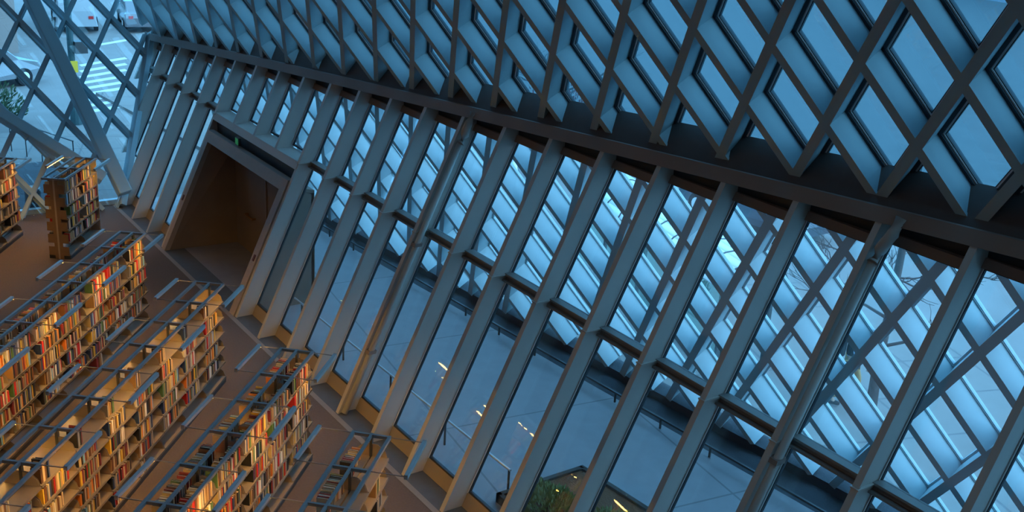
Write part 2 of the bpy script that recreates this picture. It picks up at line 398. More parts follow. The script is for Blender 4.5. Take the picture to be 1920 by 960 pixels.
m = MB(); m.cbar((4.85, 1.70, 0.98), (5.35, 1.70, 0.98), 0.035, 0.035); m.box(4.87, 4.90, 1.70, 1.79, .96, 1.0); m.box(5.30, 5.33, 1.70, 1.79, .96, 1.0); m.build('handle', mat('brass', (0.45, 0.25, 0.1), 0.35, metal=0.8), door)
m = MB(); m.box(3.70, 8.46, s * 2.98 + 0.16, s * 2.98 + 0.28, 2.72, 3.10); m.build('gap_shade_sheet', GASK, door)  # near-black sheet stands in for shade in the gap over the door
for zz, xx in ((1.2, 3.80), (1.15, 8.30)):
    m = MB(); fin_prism(m, xx, xx + 0.07, -0.05, -0.03, zz, zz + 0.12, s); m.build('latch_plate', mat('dark_red_latch', (0.12, 0.03, 0.025), 0.5), door)
m = MB(); m.bar((3.62, s * 3.10, 3.10), (8.50, s * 3.10, 3.10), (0, 0.40, 0), (0, s * 0.16, 0.16)); struct(m.build('lintel', FINP))
sg = empty('exit_sign', (5.50, s * 2.98 - 0.02, 2.92))
m = MB(); m.box(-0.10, 0.10, -0.03, 0.03, -0.02, 0.16); m.build('sign_case', DARK, sg)
m = MB(); m.box(-0.085, 0.085, -0.036, -0.03, 0.0, 0.145); m.build('lit_face', emit('green_lit_face', (0.02, 0.22, 0.06), 0.35), sg)
tag(sg, 'small green lit exit sign hanging above the dark doorway', 'exit sign')

# ------------------------------------------------------------------ bookcases
BAY = 0.914; HW = 0.26; TOP = 1.983
LEVELS = (0.12, 0.43, 0.73, 1.03, 1.33, 1.64)
CASES = {  # window-end right rail corner, direction of the row towards the window end, bays, lamp offset
 'E': ((17.576, -1.278), 134.65, 6, 0.76), 'D': ((14.609, -1.056), 135.51, 8, 0.635), 'C': ((11.257, -1.258), 138.22, 10, 0.62),
 'B': ((7.997, -1.650), 140.45, 9, 0.61), 'A': ((2.140, -1.031), 143.16, 2, 0.56), 'F': ((1.407, -2.707), 146.0, 6, 0.60)}
NAME = {'E': 'short bookcase nearest the planter', 'D': 'second bookcase from the planter', 'C': 'third bookcase from the planter',
        'B': 'bookcase facing the doorway', 'A': 'two-bay bookcase', 'F': 'bookcase at the far left'}
CLAB = {'E': 'grey steel bookcase with half-empty shelves, the row nearest the green planter', 'D': 'densely filled grey steel bookcase, second row from the green planter',
        'C': 'long grey steel bookcase with empty top shelves, middle row of the stacks', 'B': 'long full bookcase whose row ends in front of the dark doorway',
        'A': 'free-standing two-bay bookcase with brown end near the glass corner', 'F': 'bookcase cut by the left picture edge, beyond the two-bay one'}
FILL = {'E': 0.62, 'D': 0.93, 'C': 0.72, 'B': 0.86, 'A': 0.9, 'F': 0.9}
PAL = [('cream', (0.52, 0.41, 0.24)), ('tan', (0.36, 0.22, 0.10)), ('brown', (0.15, 0.07, 0.035)), ('red', (0.50, 0.02, 0.02)), ('black', (0.022, 0.022, 0.026)),
       ('white', (0.72, 0.68, 0.60)), ('dark blue', (0.03, 0.06, 0.17)), ('green', (0.08, 0.17, 0.07)), ('yellow', (0.72, 0.45, 0.05)), ('grey', (0.25, 0.25, 0.25)),
       ('maroon', (0.22, 0.03, 0.04)), ('orange', (0.62, 0.19, 0.03)), ('pale blue', (0.20, 0.42, 0.60))]
PW = [12, 13, 14, 8, 14, 8, 7, 5, 6, 9, 6, 4, 2]
def shelf_mesh():
    m = MB(); L = BAY - 0.02
    m.box(0.015, HW, -L, 0, -0.022, 0.0); m.box(HW - 0.012, HW, -L, 0, -0.034, 0.004)      # plate and lip
    for y in (0.0, -L + 0.004):                                                              # end brackets, tapered
        m.poly([(0.015, y, 0.0), (HW - 0.02, y, 0.0), (HW - 0.05, y, 0.10), (0.10, y, 0.19), (0.015, y, 0.20)], (0, -0.004, 0))
    return m
shelf_proto = None
rnd = random.Random(7)
BOOKS = []     # (root, key, side, bay, level, y, thick, height, depth, colour name, rgb, z)
ROOTS = {}
for key, ((ox, oy), deg, nb, lamp) in CASES.items():
    th = math.radians(deg - 90); d = V((math.cos(math.radians(deg)), math.sin(math.radians(deg)), 0)); e = V((d.y, -d.x, 0))
    root = empty('bookcase', V((ox, oy, 0)) - e * HW, th); ROOTS[key] = root
    tag(root, CLAB[key], 'bookcase', 'rows of library bookcases')
    for i in range(nb + 1):                                     # posts and cross bars
        y = -i * BAY; m = MB(); m.box(-0.02, 0.02, y - 0.025, y + 0.025, 0, TOP - 0.03); m.build('post', DARK if key != 'A' else BRACK, root)
        m = MB(); m.box(-HW, HW, y - 0.018, y + 0.018, TOP - 0.05, TOP - 0.004); m.build('crossbar', STEEL, root)
    for x, ww in ((-HW, 0.022), (0, 0.018), (HW, 0.022)):
        m = MB(); m.box(x - ww, x + ww, -nb * BAY - 0.02, 0.02, TOP - 0.045, TOP); m.build('top_rail', STEEL, root)
    m = MB(); m.box(-HW + 0.01, HW - 0.01, -nb * BAY, 0, 0, 0.085); m.build('base', DARK, root)
    if key == 'A':
        m = MB(); m.box(-HW, HW, 0.0, 0.02, 0.02, TOP); m.build('end_panel', STEEL, root)
        m = MB(); m.box(-0.10, 0.10, -nb * BAY - 0.02, -nb * BAY, 0.0, TOP - 0.05)
        for z in LEVELS:
            for sd in (-1, 1): m.box(min(0.1 * sd, (HW - .02) * sd), max(0.1 * sd, (HW - .02) * sd), -nb * BAY - 0.018, -nb * BAY - 0.004, z - 0.03, z + 0.19)
        m.build('end_panel', mat('tan_end_panel', (0.22, 0.14, 0.08), 0.6, noise=0.2, scale=5), root)
    for i in range(nb):
        for side in (1, -1):
            for li, z in enumerate(LEVELS):
                if shelf_proto is None: shelf_proto = sh = shelf_mesh().build('shelf', SHELFM, root)
                else:
                    sh = shelf_proto.copy(); C.objects.link(sh); sh.parent = root
                sh.location = (0, -i * BAY - (0.01 if side == 1 else BAY - 0.01), z); sh.rotation_euler = (0, 0, 0 if side == 1 else math.pi)
                fill = FILL[key] * rnd.uniform(0.75, 1.1)
                if key == 'C' and li == 5: fill *= 0.32 if side == 1 else 0.0
                if key == 'E' and side == 1: fill *= 0.55
                if key == 'E' and side == 1 and li == 5: fill = 0
                if li == 0: fill *= 0.0 if rnd.random() < 0.6 or i < 2 else 0.4
                y = 0.03; first = rnd.random() < 0.6
                y_end = BAY - 0.04
                run = (BAY - 0.07) * min(1, fill); start = (BAY - 0.07 - run) * (1 if key == 'C' or rnd.random() < 0.4 else rnd.random())
                y += start; stop = y + run; hh = rnd.uniform(0.19, 0.25)
                while True:
                    t = rnd.choice((0.018, 0.022, 0.026, 0.03, 0.034, 0.04, 0.05))
                    if y + t > min(stop, y_end): break
                    if rnd.random() < 0.07: hh = rnd.uniform(0.18, 0.26)
                    h = min(0.275, hh * rnd.uniform(0.88, 1.12)); dp = h * rnd.uniform(0.62, 0.72)
                    ci = rnd.choices(range(len(PAL)), PW)[0]; nm, rgb = PAL[ci]; jit = rnd.uniform(0.75, 1.2)
                    BOOKS.append(dict(key=key, side=side, bay=i, lev=li, y=-i * BAY - y - t / 2, t=t, h=h, d=dp, nm=nm, rgb=tuple(min(0.9, c * jit) for c in rgb), z=z, x=side * (HW - 0.012 - rnd.uniform(0, 0.02))))
                    y += t + rnd.choice((0.001, 0.001, 0.002, 0.004))
    # lamp bars on arms, every other bay, both sides
    for side in (1, -1):
        for i in range(0, nb, 2):
            lo = lamp if key != 'A' or side == -1 else 0.60
            y0, y1 = -i * BAY, -(i + 1) * BAY; x = side * lo
            m = MB(); m.box(x - 0.022, x + 0.022, y1 - 0.02, y0 + 0.02, TOP - 0.01, TOP + 0.012)
            m.box(x - side * 0.023 - 0.003, x - side * 0.023 + 0.003, y1 - 0.02, y0 + 0.02, TOP - (0.041 if side == 1 else 0.037), TOP + 0.012); xo = x + side * 0.023; m.box(xo - 0.003, xo + 0.003, y1 - 0.02, y0 + 0.02, TOP - 0.05, TOP + 0.012)
            m.box(x - 0.026, x + 0.026, y0 + 0.012, y0 + 0.02, TOP - 0.05, TOP + 0.012); m.box(x - 0.026, x + 0.026, y1 - 0.02, y1 - 0.012, TOP - 0.05, TOP + 0.012)
            b = m.build('lamp_bar', LAMPM, root)
            m = MB(); m.box(x - 0.016, x + 0.016, y1 + 0.01, y0 - 0.01, TOP - 0.045, TOP - 0.02); m.build('tube', TUBEM, b)
            for yy in (y0, y1):
                m = MB(); m.tube([(side * HW, yy, TOP - 0.02), (x, yy, TOP - 0.02)], 0.008, 6); m.build('arm', STEEL, b)
# books: which show largest
def book_world(b):
    r = ROOTS[b['key']]; a = r.rotation_euler[2]; c, s_ = math.cos(a), math.sin(a)
    return V((r.location.x + c * b['x'] - s_ * b['y'], r.location.y + s_ * b['x'] + c * b['y'], b['z'] + b['h'] / 2))
for b in BOOKS:
    p = book_world(b); u, v_, z = project(p); b['w'] = p
    vis = 15 < u < 1905 and 15 < v_ < 945 and (b['side'] == 1 or b['lev'] == 5)
    b['score'] = (b['t'] * b['h'] / z ** 2 * (1.6 if b['lev'] >= 3 else 0.8)) if vis else 0
BOOKS.sort(key=lambda b: -b['score'])
LEVN = ['bottom shelf', 'second shelf up', 'third shelf up', 'third shelf down', 'second shelf down', 'top shelf']
def unit_cover():
    m = MB(); m.box(-1, -0.0, -0.5, -0.42, 0, 1); m.box(-1, 0, 0.42, 0.5, 0, 1); m.box(-0.03, 0.0, -0.42, 0.42, 0, 1); return m
def unit_pages():
    m = MB(); m.box(-0.96, -0.03, -0.42, 0.42, 0.015, 0.965); return m
protoc = unit_cover().build('book', BOOKO); protop = unit_pages().build('page_block', PAGES, protoc)
ind = sorted(BOOKS[:300], key=lambda b: (b['key'], b['side'], b['bay'], b['lev'], -b['y']))
cnt = {}
for n_, b in enumerate(ind):
    o = protoc if n_ == 0 else protoc.copy()
    if n_:
        C.objects.link(o); pg = protop.copy(); pg.parent = o; C.objects.link(pg)
    r = ROOTS[b['key']]; a = r.rotation_euler[2]; c, s_ = math.cos(a), math.sin(a)
    o.location = (r.location.x + c * b['x'] - s_ * b['y'], r.location.y + s_ * b['x'] + c * b['y'], b['z'] + 0.001)
    o.rotation_euler = (0, 0, a if b['side'] == 1 else a + math.pi); o.scale = (b['d'], b['t'], b['h']); o.color = (*b['rgb'], 1)
    kk = (b['key'], b['side'], b['bay'], b['lev'], b['nm']); cnt[kk] = cnt.get(kk, 0) + 1
    tag(o, '%s %s book, %s%s, bay %d, %s' % (ORD[cnt[kk] - 1], b['nm'], LEVN[b['lev']], '' if b['side'] == 1 else ' back', b['bay'] + 1, NAME[b['key']]), 'book', 'books on the ' + NAME[b['key']])
m = MB(); cols = []
for b in BOOKS[300:]:
    r = ROOTS[b['key']]; a = r.rotation_euler[2]; c, s_ = math.cos(a), math.sin(a)
    if b['side'] == -1 and b['lev'] < 4: pass
    X = V((c, s_, 0)) * b['side']; Y = V((-s_, c, 0)); O = V((r.location.x + c * b['x'] - s_ * b['y'], r.location.y + s_ * b['x'] + c * b['y'], b['z'] + 0.001))
    t, h, dp = b['t'], b['h'], b['d']
    for (x0, x1, y0, y1, z0, z1, cc) in ((-1, 0, -.5, -.42, 0, 1, b['rgb']), (-1, 0, .42, .5, 0, 1, b['rgb']), (-.03, 0, -.42, .42, 0, 1, b['rgb']), (-.96, -.03, -.42, .42, .015, .965, (0.78, 0.66, 0.48))):
        P = [O + X * (x * dp) + Y * (y * t) + V((0, 0, z * h)) for x, y, z in ((x0, y0, z0), (x1, y0, z0), (x1, y1, z0), (x0, y1, z0), (x0, y0, z1), (x1, y0, z1), (x1, y1, z1), (x0, y1, z1))]
        m.quadbox(P); cols += [cc] * 8
bo = m.build('books', BOOKA); ca = bo.data.color_attributes.new('cover', 'FLOAT_COLOR', 'POINT')
ca.data.foreach_set('color', [q for cc in cols for q in (*cc, 1.0)])
tag(bo, 'the many smaller rows of books filling the farther shelves', 'books', kind='stuff')

# ------------------------------------------------------------------ pipes on two mullions, rails on the deck, planter
for k, lab in ((11, 'slim grey pipe running down a leaning mullion past the doorway'), (18, 'grey drain pipe with thick elbow joint under the beam, along a leaning mullion')):
    x = SP * k + 0.15; s = front(SP * k); T = top_of(SP * k)
    pr = empty('drain_pipe', (0, 0, 0))
    m = MB(); m.tube([(x, 0.10, 0.02), (x, s * (T.z - 0.55) + 0.10, T.z - 0.55)], 0.055, 14); m.build('pipe', FINP, pr, True)
    m = MB(); m.tube([(x, s * (T.z - 0.60) + 0.10, T.z - 0.60), (x + 0.01, s * (T.z - 0.42) + 0.10, T.z - 0.45), (x + 0.08, s * (T.z - 0.3) + 0.02, T.z - 0.33), (x + 0.15, s * (T.z - 0.22) - 0.01, T.z - 0.20), (x + 0.16, T.y - 0.02, T.z - 0.02)], 0.075, 14); m.build('elbow', FINP, pr, True)
    for z in (1.1, 3.0):
        m = MB(); m.bar((x - 0.13, s * z + 0.02, z), (x + 0.07, s * z + 0.02, z), (0, 0.15, 0), (0, 0.02, 0.06)); m.build('pipe_clip', SPAN, pr)
    tag(pr, lab, 'pipe')
r_ = empty('guard_rail', (2, 3.83, 0))
m = MB(); m.cbar((0, 0, 0.2), (26, 1.78, 0.2), 0.04, 0.035); m.build('rail', DARK, r_)
for i in range(22):
    m = MB(); xx = 0.35 + i * 1.19; yy = xx * 1.78 / 26; m.cbar((xx, yy, 0), (xx, yy, 0.19), 0.03, 0.03); m.build('post', DARK, r_)
tag(r_, 'low dark guard rail along the foot of the lattice facade on the deck', 'rail')
r_ = empty('handrail', (10.0, 1.06, 0))
m = MB(); m.tube([(-0.8, -0.01, 0.5), (7.16, 0.08, 0.5)], 0.022, 8); m.build('rail', mat('pale_rail_steel', (0.5, 0.55, 0.6), 0.3, metal=0.5), r_)
for i in range(5):
    m = MB(); xx = 7.14 - i * 1.9; m.tube([(xx, 0.01 * xx, 0), (xx, 0.01 * xx, 0.5)], 0.02, 8); m.build('post', DARK, r_)
tag(r_, 'thin pale handrail just outside the glass wall, ending near the planter', 'rail')
pl = empty('planter', (17.15, 0.9, 0))
m = MB(); m.box(0, 4.5, 0, 0.08, 0, 0.16); m.box(0, 0.08, 0, 1.7, 0, 0.16); m.quadbox([(0, 1.65, 0), (4.5, 2.05, 0), (4.5, 2.13, 0), (0, 1.73, 0), (0, 1.65, .16), (4.5, 2.05, .16), (4.5, 2.13, .16), (0, 1.73, .16)])
m.build('kerb', mat('planter_kerb', (0.05, 0.038, 0.032), 0.8, noise=0.2), pl)
m = MB(); m.quadbox([(0.08, 0.08, 0), (4.5, 0.08, 0), (4.5, 2.05, 0), (0.08, 1.65, 0), (0.08, 0.08, .12), (4.5, 0.08, .12), (4.5, 2.05, .12), (0.08, 1.65, .12)]); m.build('soil', mat('leaf_litter', (0.15, 0.065, 0.03), 1.0, noise=0.6, scale=40, bump=0.8), pl)
tag(pl, 'low planting bed with dark kerb on the deck outside the glass', 'planter')
LEAFG = mat('green_leaves', (0.22, 0.27, 0.10), 0.7, noise=0.5, scale=6)
LEAFR = mat('red_leaves', (0.22, 0.05, 0.055), 0.7, noise=0.4, scale=6)
LEAFD = mat('dark_green_leaves', (0.04, 0.085, 0.04), 0.7, noise=0.4, scale=6)
def leafball(name, c, r, n, size, material, seed, parent=None, long=2.5, up=0.6):
    q = random.Random(seed); m = MB()
    for i in range(n):
        while True:
            v = V((q.uniform(-1, 1), q.uniform(-1, 1), q.uniform(-0.5, 1)))
            if 0.45 < v.length < 1: break
        p = V(c) + V((v.x * r[0], v.y * r[1], max(0.02, v.z * r[2])))
        d = (v + V((q.uniform(-.5, .5), q.uniform(-.5, .5), q.uniform(-.2, .5) + up))).normalized(); a = d.cross(V((q.uniform(-1, 1), q.uniform(-1, 1), q.uniform(-1, 1)))).normalized()
        L = size * long * q.uniform(.6, 1.2); ww = size * q.uniform(.3, .6); nn = d.cross(a) * 0.003
        i0 = len(m.v); m.v += [tuple(x) for x in (p, p + d * L * .5 + a * ww, p + d * L, p + d * L * .5 - a * ww)]; m.f.append((i0, i0 + 1, i0 + 2, i0 + 3))
    return m.build(name, material, parent)
def shrub(c, r, n, size, material, seed, label, name='shrub', group=None):
    ro = empty(name, c)
    leafball('foliage', (0, 0, r[2] * 0.25), r, n, size, material, seed, ro)
    m = MB(); q = random.Random(seed)
    for i in range(7): m.tube([(q.uniform(-.1, .1), q.uniform(-.1, .1), 0), (q.uniform(-.5, .5) * r[0], q.uniform(-.5, .5) * r[1], r[2] * .8)], 0.012, 5)
    m.build('stem', mat('stem_bark', (0.10, 0.07, 0.05), 0.9), ro)
    return tag(ro, label, 'shrub', group)
shrub((18.1, 1.22, 0.10), (0.74, 0.52, 0.36), 2400, 0.042, LEAFG, 3, 'bushy green shrub at the left end of the planting bed')
shrub((19.2, 1.60, 0.10), (0.62, 0.50, 0.42), 2000, 0.042, LEAFG, 4, 'rounder green shrub at the right end of the planting bed')

# ------------------------------------------------------------------ the street outside
def tree(loc, segs, label, seed, leaves=None):
    ro = empty('street_tree', loc); q = random.Random(seed)
    bark = mat('bark', (0.06, 0.05, 0.05), 0.95, noise=0.4, scale=20, bump=0.5)
    m = MB(); m.tube([V(p) for p in segs], 0.11, 10, 0.05); m.build('trunk', bark, ro, True)
    m = MB()
    def grow(p, d, L, r, lev):
        e = p + d * L; mid = p + d * L * .5 + V((q.uniform(-.1, .1), q.uniform(-.1, .1), q.uniform(-.05, .1))) * L
        m.tube([p, mid, e], r, 5, r * .55)
        if lev:
            for i in range(3):
                nd = (d + V((q.uniform(-.8, .8), q.uniform(-.8, .8), q.uniform(-.35, .55)))).normalized()
                grow(p + d * L * q.uniform(.5, 1), nd, L * q.uniform(.55, .8), r * .55, lev - 1)
    for h, ang in ((1.7, 0.2), (2.0, 2.3), (2.3, 4.2), (2.6, 1.2), (2.8, 3.3), (3.0, 5.3)):
        t = min(.99, h / segs[-1][2]); i = min(len(segs) - 2, int(t * (len(segs) - 1)))
        p = V(segs[i]).lerp(V(segs[i + 1]), t * (len(segs) - 1) - i)
        grow(p, V((math.cos(ang), math.sin(ang), .45)).normalized(), 1.15, .035, 3)
    m.build('branch', bark, ro)
    if leaves: leafball('foliage', (0, 0, 1.6), (1.6, 1.6, 1.5), 1600, 0.06, leaves, seed, ro)
    return tag(ro, label, 'tree')
tree((18.2, 8.75, -0.01), [(0, 0, 0), (-0.05, 0.02, 1.0), (0.02, -0.02, 2.2), (0.05, -0.03, 3.6), (0.02, 0.05, 5.0)], 'bare street tree with dark trunk beside the walking person', 5)
tree((2.4, 13.2, -0.01), [(0, 0, 0), (0.03, 0.02, 1.0), (0.0, 0.05, 2.4), (0.05, 0.03, 3.4)], 'small red-leaved tree behind the arched bus shelter', 6, LEAFR)
# bus shelter
A, B = V((9.0, 9.25, 0)), V((15.9, 7.6, 0)); ax = (B - A).normalized(); sd = V((-ax.y, ax.x, 0)); LEN = (B - A).length
sh = empty('bus_shelter', A, math.atan2(ax.y, ax.x))
SHG = mat('translucent_white_roof', (0.62, 0.62, 0.62), 0.35); SHP = glass('green_tinted_panel', (0.75, 0.88, 0.85), 0.15, (0.4, 0.6, 0.55), 0.15)
m = MB(); N = 10; hw, rise, th_ = 0.80, 0.42, 0.02
arc = [(hw * math.sin(-1.35 + 2.7 * i / N) / math.sin(1.35), 2.05 + rise * (math.cos(-1.35 + 2.7 * i / N) - math.cos(1.35)) / (1 - math.cos(1.35))) for i in range(N + 1)]
for i in range(N): m.quadbox([(0, arc[i][0], arc[i][1]), (LEN, arc[i][0], arc[i][1]), (LEN, arc[i + 1][0], arc[i + 1][1]), (0, arc[i + 1][0], arc[i + 1][1]), (0, arc[i][0], arc[i][1] + th_), (LEN, arc[i][0], arc[i][1] + th_), (LEN, arc[i + 1][0], arc[i + 1][1] + th_), (0, arc[i + 1][0], arc[i + 1][1] + th_)])
m.build('roof', SHG, sh, True)
for k in range(11):
    m = MB(); xx = LEN * k / 10; m.tube([(xx, a_, b_ + 0.02) for a_, b_ in arc], 0.022, 6); m.build('rib', DARK, sh)
for k in range(5):
    for y in (-0.55, 0.55):
        m = MB(); xx = 0.1 + (LEN - .2) * k / 4; m.cbar((xx, y, 0), (xx, y, 2.08), 0.07, 0.07); m.build('post', DARK, sh)
for k in range(4):
    m = MB(); xx = 0.2 + (LEN - .2) * k / 4; m.box(xx, xx + LEN / 4 - 0.2, -0.56, -0.545, 0.25, 1.9); m.build('glass_panel', SHP, sh)
m = MB(); m.box(0.8, LEN - 0.8, 0.15, 0.5, 0.42, 0.47); m.box(1.0, 1.08, .2, .45, 0, .42); m.box(LEN - 1.1, LEN - 1.02, .2, .45, 0, .42); m.build('bench', DARK, sh)
tag(sh, 'bus shelter with arched white ribbed roof on the pavement', 'bus shelter')
shrub((12.2, 9.6, 0), (0.55, 0.4, 0.8), 700, 0.06, LEAFD, 8, 'dark green shrub growing beside the arched bus shelter')
m = MB(); m.tube([(0, 0, 0), (0, 0, 0.75)], 0.17, 12, 0.03); m.tube([(0, 0, 0), (0, 0, 0.04)], 0.24, 12)
o = m.build('street_cone', mat('white_plastic', (0.85, 0.85, 0.85), 0.5)); o.location = (2.28, 11.5, 0); tag(o, 'small white cone standing on the pavement near the red-leaved tree', 'cone')
bl = empty('bollard_lamp', (4.7, 14.5, -0.12))
m = MB(); m.tube([(0, 0, 0), (0, 0, 0.95)], 0.06, 10); m.build('post', DARK, bl)
m = MB(); m.tube([(0, 0, 0.95), (0, 0, 1.2)], 0.09, 10); m.build('lamp_head', emit('amber_lamp', (1.0, 0.62, 0.2), 4.0), bl)
tag(bl, 'small amber lit lamp on the street beyond the bus shelter', 'lamp')
# vehicles
def car(loc, rz, col, label, van=False):
    ro = empty('van' if van else 'car', loc, rz)
    L, W = (5.2, 1.95) if van else (4.5, 1.8)
    prof = [(-.5, .32), (-.5, .75), (-.47, .95), (-.36, 1.0), (-.22, 1.42), (.18, 1.46), (.30, 1.02), (.47, .86), (.5, .6), (.5, .32)] if not van else [(-.5, .35), (-.5, 1.1), (-.48, 1.95), (-.4, 2.1), (.22, 2.1), (.33, 1.35), (.47, 1.12), (.5, .8), (.5, .35)]
    m = MB(); n = len(prof); ys = ((-.5, .86), (-.47, 1), (.47, 1), (.5, .86))
    for yy, sc in ys:
        for x, z in prof: m.v.append((x * L * (1 if sc == 1 else .98), yy * W * (1 if z < 1.0 else .86), .32 + (z - .32) * (1 if sc == 1 else .97)))
    for a in range(3):
        for i in range(n):
            i2 = (i + 1) % n; m.f.append((a * n + i, a * n + i2, (a + 1) * n + i2, (a + 1) * n + i))
    m.f.append(tuple(range(n - 1, -1, -1))); m.f.append(tuple(3 * n + i for i in range(n)))
    m.build('body', mat('car_paint', col, 0.25, metal=0.2), ro)
    m = MB(); gz0, gz1 = (1.02, 1.40) if not van else (1.30, 1.95)
    for yy in (-1, 1):
        m.quadbox([(-.30 * L, yy * W * .445, gz0), (.20 * L, yy * W * .445, gz0), (.20 * L, yy * W * .46, gz0), (-.30 * L, yy * W * .46, gz0), (-.22 * L, yy * W * .43, gz1), (.12 * L, yy * W * .43, gz1), (.12 * L, yy * W * .445, gz1), (-.22 * L, yy * W * .445, gz1)])
    m.build('side_window', GASK, ro)
    for x in (-.31, .31):
        for yy in (-1, 1):
            m = MB(); y0 = yy * W * .42; m.tube([(x * L, y0, .34), (x * L, y0 + yy * .2, .34)], .34, 20); wh = m.build('wheel', BLACK, ro)
            m = MB(); m.tube([(x * L, y0 + yy * .195, .34), (x * L, y0 + yy * .21, .34)], .2, 14); m.build('hub', ALU, wh)
    m = MB(); m.box(-.505 * L, -.495 * L, -.4 * W, -.28 * W, .72, .86); m.box(-.505 * L, -.495 * L, .28 * W, .4 * W, .72, .86); m.build('tail_lamp', mat('red_lens', (.4, .02, .02), .3), ro)
    m = MB(); m.box(.488 * L, .503 * L, -.4 * W, -.28 * W, .62, .76); m.box(.488 * L, .503 * L, .28 * W, .4 * W, .62, .76); m.build('head_lamp', mat('clear_lens', (.8, .8, .75), .2), ro)
    return tag(ro, label, 'van' if van else 'car')
car((8.6, 15.6, -0.12), 0.05, (0.06, 0.07, 0.09), 'dark car parked across the street behind the bus shelter')
car((-30.2, 6.6, -0.12), 2.95, (0.33, 0.38, 0.42), 'pale blue-white van on the street beyond the zebra crossing', True)
car((-29.2, 9.6, -0.12), 2.95, (0.12, 0.13, 0.15), 'dark car waiting beside the pale van')
car((-16.8, -0.4, -0.12), 2.0, (0.22, 0.24, 0.26), 'pale parked car behind the lattice at the far end of the hall')
# road markings
m = MB()
for p, q in (((-19.81, 4.17), (-20.92, 6.44)), ((-18.57, 3.85), (-19.6, 6.05)), ((-17.39, 3.54), (-18.35, 5.68)), ((-16.26, 3.25), (-17.15, 5.32)), ((-15.19, 2.97), (-16.01, 4.98)), ((-14.15, 2.70), (-14.92, 4.66)), ((-13.17, 2.44), (-13.87, 4.34)), ((-12.22, 2.19), (-12.88, 4.05)), ((-11.31, 1.96), (-11.92, 3.76)), ((-24.5, 6.3), (-25.6, 8.2))):
    m.quadbox([(p[0] - .2, p[1], -.119), (p[0] + .2, p[1], -.119), (q[0] + .2, q[1], -.119), (q[0] - .2, q[1], -.119), (p[0] - .2, p[1], -.112), (p[0] + .2, p[1], -.112), (q[0] + .2, q[1], -.112), (q[0] - .2, q[1], -.112)])
struct(m.build('road_markings', WHITE))
pole = empty('traffic_pole', (-9.8, 1.45, -0.12))
POLEM = mat('dark_green_pole', (0.03, 0.075, 0.085), 0.5)
m = MB(); m.tube([(0, 0, 0), (0, 0, 5.2)], 0.11, 12); m.build('post', POLEM, pole)
m = MB(); m.tube([(0, 0, 0), (0, 0, 0.5), (0, 0, 0.6)], 0.22, 12, 0.14); m.build('foot', POLEM, pole)
m = MB(); m.box(0.10, 0.2, -0.14, 0.14, 1.82, 2.2); m.build('sign_plate', mat('yellow_sign', (0.75, 0.5, 0.03), 0.5), pole)
m = MB(); m.box(-0.2, 0.22, 0.1, 0.5, 2.45, 2.85); m.build('signal_box', DARK, pole)
tag(pole, 'dark green traffic pole with small yellow plate beyond the end facade', 'pole')
fr = empty('street_railing', (-3.38, -0.23, -0.01), math.atan2(-1.27 + .23, -6.51 + 3.38))
m = MB(); m.tube([(0, 0, 1.0), (3.6, 0, 1.0)], 0.02, 6); m.build('rail', DARK, fr)
for i in range(5):
    m = MB(); m.tube([(0.02 + i * .85, 0, 0), (0.02 + i * .85, 0, 1.0)], 0.018, 6); m.build('post', DARK, fr)
tag(fr, 'thin dark railing on the pavement outside the end facade', 'railing')
shrub((-10.6, -1.2, 0), (1.3, 1.2, 1.1), 900, 0.08, LEAFD, 11, 'low bare bush across the pavement beyond the end facade')
shrub((-3.0, -3.2, 0), (1.0, 1.2, 0.35), 900, 0.07, LEAFG, 12, 'patch of low green planting just outside the end facade')
bi = empty('waste_bin', (-0.55, -2.02, -0.01))
m = MB(); m.tube([(0, 0, 0), (0, 0, .55), (0, 0, .6)], .2, 16, .21); m.build('body', DARK, bi)
m = MB(); m.tube([(0, 0, .6), (0, 0, .63)], .13, 16); m.build('lid', SHELFM, bi)
tag(bi, 'round dark bin with pale lid outside the glass beside the two-bay bookcase', 'bin')
def building(loc, size, col, label, floors, cols):
    ro = empty('building', loc); sx, sy, sz = size; cm = mat('masonry', col, 0.9, noise=0.12, scale=1.0)
    m = MB(); m.box(0, sx, 0, sy, 0, sz); m.build('wall', cm, ro)
    for f in range(floors):
        for c_ in range(cols):
            m = MB(); xx = sx * (c_ + .25) / cols; z = 1.0 + f * sz / floors; m.box(xx, xx + sx / cols * .5, -0.06, 0.0, z, z + sz / floors * .55); m.build('window', GASK, ro)
    for f in range(floors):
        for c_ in range(6):
            m = MB(); yy = sy * (c_ + .25) / 6; z = 1.0 + f * sz / floors; m.box(sx, sx + .06, yy, yy + sy / 12, z, z + sz / floors * .55); m.build('window', GASK, ro)
    m = MB(); m.box(-.2, sx + .2, -.2, sy + .2, sz, sz + .5); m.build('cornice', cm, ro)
    return tag(ro, label, 'building')
building((-36, -26, -0.12), (12.5, 28.5, 9), (0.23, 0.20, 0.19), 'brownish masonry building across the street beyond the end facade', 3, 3)
building((-40, 79, -0.12), (40, 12, 14), (0.32, 0.36, 0.42), 'pale building far across the street behind the upper panes', 4, 12)

